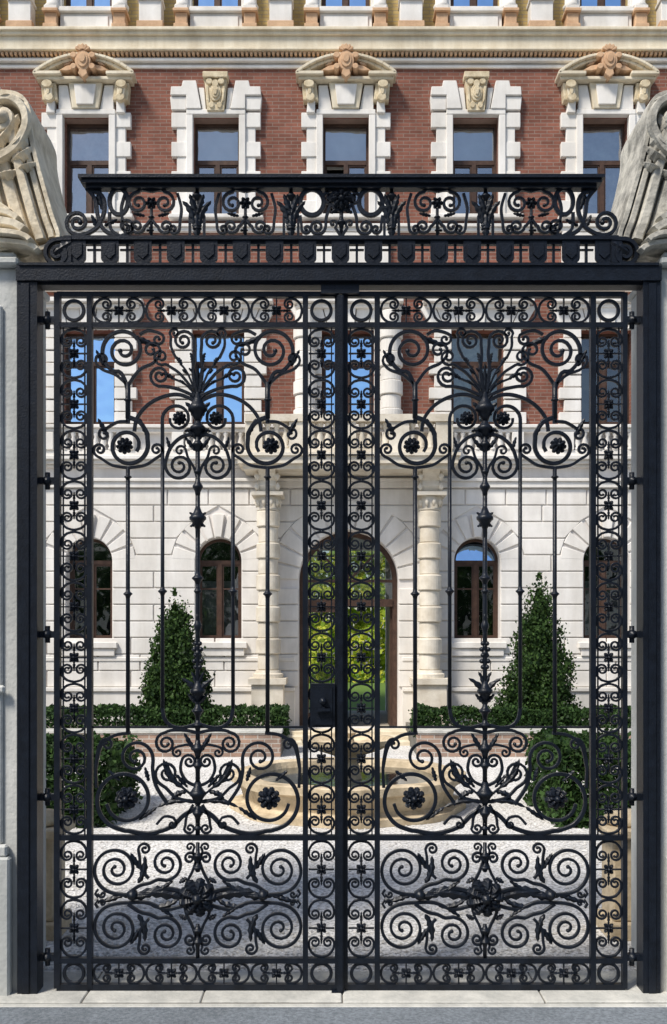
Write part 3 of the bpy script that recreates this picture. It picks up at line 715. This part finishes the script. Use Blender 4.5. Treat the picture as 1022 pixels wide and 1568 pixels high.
wall.add([(XL-.3,W-0.7,BZ(-240)+.01),(XR+.3,W-0.7,BZ(-240)+.01),(XR+.3,W+DEP+.3,BZ(-240)+.01),(XL-.3,W+DEP+.3,BZ(-240)+.01),
          (XL+.5,W+1.5,BZ(-240)+2.2),(XR-.5,W+1.5,BZ(-240)+2.2),(XR-.5,W+DEP-1,BZ(-240)+2.2),(XL+.5,W+DEP-1,BZ(-240)+2.2)],
         [(0,1,2,3),(4,5,6,7),(0,1,5,4),(1,2,6,5),(2,3,7,6),(3,0,4,7)],3)
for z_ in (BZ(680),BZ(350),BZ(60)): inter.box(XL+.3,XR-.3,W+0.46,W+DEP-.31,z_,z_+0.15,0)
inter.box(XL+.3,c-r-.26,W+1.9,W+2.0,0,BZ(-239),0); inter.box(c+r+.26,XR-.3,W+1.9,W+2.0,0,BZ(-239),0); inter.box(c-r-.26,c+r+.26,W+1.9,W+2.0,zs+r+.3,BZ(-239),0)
wall.obj('walls',[M_white,M_brick,M_ybrick,M_roof],bld)
# ---- portal columns, consoles, balcony
YC=W-0.42
for px in (411,658):
    x_,_=P(px,0,YC)
    zz=P(0,1030,YC)[1]; zt_=P(0,783,YC)[1]
    orn.box(x_-0.36,x_+0.36,YC-0.34,W-0.06,0,0.22,4); orn.box(x_-0.32,x_+0.32,YC-0.30,W-0.06,0.22,zz-0.22,4); orn.box(x_-0.38,x_+0.38,YC-0.36,W-0.06,zz-0.22,zz-0.10,4)
    orn.lathe(x_,YC,[(zz-.10,0.31),(zz-.02,0.31),(zz,0.27),(zz+.06,0.25)],24,4,False)
    z=zz+.06; n=10; hh=(zt_-z)/n
    for i in range(n):
        rr=(0.255 if i%2 else 0.215)-0.02*i/n
        orn.lathe(x_,YC,[(z,rr-.022),(z+.022,rr),(z+hh-.022,rr),(z+hh,rr-.022)],28,4,False); z+=hh
    orn.lathe(x_,YC,[(z,0.20),(z+.03,0.24),(z+.06,0.20),(z+.30,0.27)],20,4,True)
    for a in range(10):
        aa=a*pi/5; orn.lathe(x_+0.235*cos(aa),YC+0.235*sin(aa),[(z+.08,.01),(z+.18,.05),(z+.26,.02)],6,4)
    orn.box(x_-0.32,x_+0.32,YC-0.32,W-0.06,z+.30,z+.37,4)
    z2=z+.37; zt2=P(0,716,W-1.0)[1]
    prf=[(W-0.06,z2),(YC-0.18,z2),(YC-0.26,z2+(zt2-z2)*.3),(YC-0.22,z2+(zt2-z2)*.55),(YC-0.38,z2+(zt2-z2)*.85),(YC-0.52,zt2),(W-0.06,zt2)]
    vs=[(x_-0.17,a,b_) for a,b_ in prf]+[(x_+0.17,a,b_) for a,b_ in prf]; n_=len(prf)
    orn.add(vs,[tuple(range(n_)),tuple(range(2*n_-1,n_-1,-1))]+[(i,n_+i,n_+(i+1)%n_,(i+1)%n_) for i in range(n_)],4)
    for s_ in (-1,1):
        orn.lathe(x_+s_*0.21,YC-0.25,[(z2+.02,.02),(z2+.10,.06),(z2+.18,.02)],8,4); orn.lathe(x_+s_*0.20,YC-0.3,[(zt2-.2,.02),(zt2-.12,.07),(zt2-.03,.02)],8,4)
YB=W-1.05
xb0=P(364,0,YB)[0];xb1=P(702,0,YB)[0]; zs0=P(0,716,YB)[1]; zs1=P(0,694,YB)[1]
orn.box(xb0+.10,xb1-.10,YB+.10,W-0.06,zs0,zs0+.10,4); orn.box(xb0,xb1,YB,W-0.06,zs0+.10,zs1-.04,4); orn.box(xb0-.05,xb1+.05,YB-.05,W-0.06,zs1-.04,zs1+.02,4)
zr0=P(0,643,YB)[1]; zr1=P(0,632,YB)[1]
xa=P(384,0,YB)[0]; xz=P(686,0,YB)[0]
orn.box(xa-.1,xz+.1,YB+.08,YB+.34,zs1+.02,zs1+.12,4); orn.box(xa-.12,xz+.12,YB+.06,YB+.36,zr0,zr1,4)
for s_ in (xa,xz): orn.box(s_-.11,s_+.11,YB+.34,W-.06,zs1+.02,zs1+.12,4); orn.box(s_-.12,s_+.12,YB+.36,W-.06,zr0,zr1,4)
piers_=[P(p_,0,YB)[0] for p_ in (388,458,535,612,682)]
for p_,hw in zip(piers_,(0.17,0.2,0.14,0.2,0.17)): orn.box(p_-hw,p_+hw,YB+.10,YB+.32,zs1+.12,zr0,4)
hh=zr0-zs1-.12; z0=zs1+.12
def bal(x_,y_): orn.lathe(x_,y_,[(z0,0.07),(z0+hh*.1,0.07),(z0+hh*.16,0.04),(z0+hh*.38,0.078),(z0+hh*.7,0.035),(z0+hh*.86,0.055),(z0+hh*.9,0.07),(z0+hh,0.07)],10,4)
for a in range(4):
    A=piers_[a]+.18;B=piers_[a+1]-.18; n=max(1,int((B-A)/0.155))
    for i in range(n): bal(A+(B-A)*(i+.5)/n,YB+.21)
for s_ in (xa,xz):
    for i in range(3): bal(s_,YB+.5+i*.17)
stone.obj('stonework',[M_white2,M_cream,M_tan,M_tan2],bld,bevel=0.010)
orn.obj('ornaments',[M_white2,M_cream,M_tan,M_tan2,M_bal],bld)
wood.obj('window_and_door_joinery',[M_wood],bld)
glass.obj('glazing',[M_glass,M_glassR,M_glassD,M_glassL],bld,recalc=False)
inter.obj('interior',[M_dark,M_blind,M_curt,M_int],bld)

# ------------------------------------------------------------------ FOLIAGE
def leaves(mb,pts,size,mi=0,up=0.0):
    for (x,y,z) in pts:
        d=Vector((random.gauss(0,1),random.gauss(0,1),random.gauss(0,1)+up)).normalized()
        o=d.orthogonal().normalized(); q=d.cross(o); a=random.uniform(0,2*pi); u=o*cos(a)+q*sin(a)
        L_=size*random.uniform(0.6,1.4); w=L_*0.42; p=Vector((x,y,z))
        mb.add([tuple(p-d*L_*0.5),tuple(p+u*w),tuple(p+d*L_*0.6),tuple(p-u*w)],[(0,1,2,3)],mi)
def conifer(px,pytop,hwpx,Y,seed):
    random.seed(seed)
    s=FPX/(D+Y); x0,zt=P(px,pytop,Y); Rb=hwpx/s; e=empty('conical_evergreen_tree')
    t=MB(); t.lathe(x0,Y,[(0,0.075),(0.5,0.06),(zt*0.6,0.035),(zt*0.94,0.008)],8)
    for i in range(46):
        z=0.3+(zt-0.5)*i/46; a=i*2.4; L_=Rb*0.8*(1-z/zt)+0.03
        v0=Vector((x0,Y,z)); v1=v0+Vector((cos(a)*L_,sin(a)*L_,L_*0.7)); n_=Vector((-sin(a),cos(a),0))*0.012; k_=Vector((0,0,0.012))
        t.add([tuple(v0+n_),tuple(v0-n_),tuple(v0+k_),tuple(v1)],[(0,1,2),(0,1,3),(1,2,3),(2,0,3)])
    t.obj('trunk_and_limbs',[M_bark],e)
    m=MB(); pts=[]
    for i in range(1250):
        u=random.random(); h=1-sqrt(1-u*0.995); z=0.12+(zt-0.12)*h
        prof=min(1.0,(1-h)**0.66)*(0.86+0.14*min(1,h*6))
        a=random.uniform(0,2*pi); nz=noise.noise(Vector((cos(a)*1.7+seed,sin(a)*1.7,z*2.6)))
        rr=Rb*prof*(0.92+0.5*nz)*random.uniform(0.70,1.06)
        cx,cy=x0+rr*cos(a),Y+rr*sin(a); cl=0.05+0.05*random.random()
        for j in range(15):
            pts.append((cx+random.gauss(0,cl*.55)+cos(a)*0.02,cy+random.gauss(0,cl*.55),z+random.gauss(0,cl*1.2)))
    for i in range(60):
        h=random.random(); pts.append((x0+random.gauss(0,.02),Y+random.gauss(0,.02),zt-0.05+0.14*h))
    leaves(m,pts,0.055,0,1.2)
    pts=[]
    for i in range(3500):
        h=random.random()**1.4; z=0.1+(zt-.35)*h; rr=Rb*0.7*(1-h)**0.75*sqrt(random.random()); a=random.uniform(0,2*pi)
        pts.append((x0+rr*cos(a),Y+rr*sin(a),z))
    leaves(m,pts,0.12,0,0.5)
    m.obj('foliage',[M_leaf],e,recalc=False)
conifer(268,908,66,12.6,21); conifer(826,884,62,12.6,57)
def hedge(name,x0,x1,y0,y1,z0,z1,n,seed,size=0.07):
    random.seed(seed); m=MB(); pts=[]
    for i in range(n):
        x=random.uniform(x0,x1);y=random.uniform(y0,y1); bump=0.5+0.5*noise.noise(Vector((x*2.3,y*2.3,seed)))+0.25*noise.noise(Vector((x*7,y*7,seed)))
        top=z0+(z1-z0)*(0.66+0.44*bump)
        side=random.random()
        if side<0.45: z=top-abs(random.gauss(0,.05))
        else:
            z=random.uniform(z0,top); y=y0+abs(random.gauss(0,0.06))-0.05*bump if side<.85 else y
        if side>.88: x=(x0 if abs(x0)<abs(x1) else x1)+random.gauss(0,.05)+0.06*bump; 
        pts.append((x,y,z))
    leaves(m,pts,size,0,0.3)
    return m.obj(name,[M_hedge],None,recalc=False)
def planter(x0,x1):
    m=MB(); Y0=11.3
    m.box(x0,x1,Y0,Y0+0.28,-0.01,0.42,0); m.box(x0-.03,x1+.03,Y0-.03,Y0+.31,0.42,0.48,1)
    m.box(x0+.0,x1,Y0+.28,W-0.2,-0.01,0.36,2)
    return m.obj('low_brick_wall',[M_obrick,M_thr,M_ground],None,bevel=0.008)
xA=P(430,0,11.3)[0]; xB=P(640,0,11.3)[0]
planter(-12,xA); planter(xB,12)
hedge('boxwood_hedge',-7,xA-0.05,11.65,12.4,0.3,0.87,18000,4,0.06); hedge('boxwood_hedge',xB+0.05,7,11.65,12.4,0.3,0.87,18000,9,0.06)
hedge('boxwood_hedge',-4.6,-2.65,5.0,6.8,0,0.92,16000,14,0.065); hedge('boxwood_hedge',2.55,4.6,5.0,6.8,0,0.97,16000,19,0.065)
def sidepier(sg):
    m=MB(); xc=sg*2.16; yy=1.15
    m.box(xc-.20,xc+.20,yy-.2,yy+.2,-0.01,0.12); m.box(xc-.16,xc+.16,yy-.16,yy+.16,0.12,0.72); m.box(xc-.22,xc+.22,yy-.22,yy+.22,0.72,0.79)
    m.lathe(xc,yy,[(0.79,0.17),(0.83,0.19),(0.88,0.14),(0.90,0.02)],16)
    m.obj('stone_bollard',[M_sand],None,bevel=0.012)
sidepier(-1); sidepier(1)

# ------------------------------------------------------------------ FOUNTAIN
fx,fy=P(533,0,6.4)[0],6.4
m=MB()
def lobed(prof,n=64,lob=0.0,mi=0):
    vs=[];fs=[]
    for z,r_ in prof:
        for k in range(n):
            a=2*pi*k/n; q=r_*(1+lob*cos(8*a)); vs.append((fx+q*cos(a),fy+q*sin(a),z))
    for j in range(len(prof)-1):
        for k in range(n):
            k2=(k+1)%n; fs.append((j*n+k,j*n+k2,(j+1)*n+k2,(j+1)*n+k))
    m.add(vs,fs,mi,False)
lobed([(0,1.46),(0.08,1.46),(0.09,1.34),(0.13,1.29),(0.30,1.34),(0.34,1.45),(0.43,1.46),(0.44,1.44),(0.44,1.26),(0.43,1.24),(0.2,1.17),(0.1,0.9),(0.1,0.05)],72,0.025)
lobed([(0.1,0.30),(0.28,0.28),(0.34,0.18),(0.56,0.13),(0.64,0.18),(0.72,0.42),(0.80,0.58),(0.86,0.60),(0.86,0.55),(0.79,0.46),(0.75,0.1)],48,0.0)
lobed([(0.75,0.10),(0.87,0.07),(0.93,0.11),(0.99,0.05),(1.01,0.01)],24)
lobed([(0.35,1.20),(0.352,0.02)],48,0.03,1)
m.obj('stone_fountain',[M_sand,M_water])

# ------------------------------------------------------------------ garden beyond the passage, sunny brightness partly put into leaf colour
random.seed(8); m=MB(); pts=[]
for i in range(13000):
    x=random.uniform(-5,6.5); z=random.uniform(0.0,6.0); nz=noise.noise(Vector((x*.9,z*.9,3)))
    pts.append((x,W+DEP+18+nz*1.6+z*0.35+random.uniform(0,.4),z))
leaves(m,pts,0.26,0,0.2); m.obj('garden_shrubs',[M_garden],recalc=False)

# ------------------------------------------------------------------ opposite side of the street (seen as reflection)
ob=empty('opposite_townhouse'); m=MB(); YO=-24
hl=[]
for i in range(-7,8):
    for j in range(3): hl.append((i*2.8-0.6,i*2.8+0.6,1.2+j*3.7,3.3+j*3.7))
wallgrid(m,-22,22,0,11.5,hl,YO-0.4,YO,0); m.box(-22,22,YO-8,YO-0.41,0,11.4,1)
m.box(-22.3,22.3,YO-.4,YO+.4,11.5,11.9,0); m.box(-22,22,YO,YO+.12,4.2,4.5,0)
m.prism([(-22.2,11.9),(22.2,11.9),(20.5,13.6),(-20.5,13.6)],YO-7,YO-.2,2)
m.obj('facade',[M_cream,M_dark,M_roof],ob)
def streettree(x,y,h,seed):
    random.seed(seed); e=empty('street_tree'); t=MB()
    t.lathe(x,y,[(0,.22),(1,.17),(h*.5,.12),(h*.85,.03)],10)
    for i in range(14):
        z=h*(.3+.5*i/14);a=i*2.4;v0=Vector((x,y,z));v1=v0+Vector((cos(a)*1.6,sin(a)*1.6,1.1));n_=Vector((-sin(a),cos(a),0))*.05;k_=Vector((0,0,.05))
        t.add([tuple(v0+n_),tuple(v0-n_),tuple(v0+k_),tuple(v1)],[(0,1,2),(0,1,3),(1,2,3),(2,0,3)])
    t.obj('trunk',[M_bark],e); m=MB(); pts=[]
    for i in range(160):
        d=Vector((random.gauss(0,1),random.gauss(0,1),random.gauss(0,1))).normalized()*random.uniform(.5,1)
        c_=Vector((x,y,h*.66))+Vector((d.x*2.1,d.y*2.1,d.z*h*.32))
        for j in range(26): pts.append(tuple(c_+Vector((random.gauss(0,.3),random.gauss(0,.3),random.gauss(0,.3)))))
    leaves(m,pts,.24); m.obj('crown',[M_hedge],e,recalc=False)
for i,x in enumerate((-12,-5.5,6.5,12.5)): streettree(x,-18,7.5+i%2,30+i)

# ------------------------------------------------------------------ LIGHT, WORLD, CAMERA
sd=Vector((-0.62,-0.62,0.0)).normalized(); el=radians(52); sunv=Vector((sd.x*cos(el),sd.y*cos(el),sin(el)))
w=bpy.data.worlds.new('World'); scene.world=w; w.use_nodes=True; nt=w.node_tree
bg=nt.nodes['Background']; sky=nt.nodes.new('ShaderNodeTexSky'); sky.sky_type='NISHITA'; sky.sun_disc=False
sky.sun_elevation=el; sky.sun_rotation=atan2(sd.x,sd.y); sky.dust_density=1.2; sky.air_density=1.0
nt.links.new(sky.outputs[0],bg.inputs[0]); bg.inputs[1].default_value=0.15
sl=bpy.data.lights.new('sun','SUN'); sl.energy=4.6; sl.angle=radians(12); sl.color=(1,0.94,0.85)
so=bpy.data.objects.new('sun',sl); scene.collection.objects.link(so); so.rotation_euler=sunv.to_track_quat('Z','Y').to_euler(); so.location=(0,-5,30)
cam=bpy.data.cameras.new('camera'); co=bpy.data.objects.new('camera',cam); scene.collection.objects.link(co)
co.location=(0,-D,CZ); co.rotation_euler=(radians(90),0,0); cam.sensor_fit='HORIZONTAL'; cam.sensor_width=36; cam.lens=36*FPX/1022.0
cam.shift_y=(HY-783.5)/1022.0; cam.clip_end=1500; cam.clip_start=0.05
scene.camera=co
scene.view_settings.view_transform='Standard'; scene.view_settings.look='None'; scene.view_settings.exposure=0
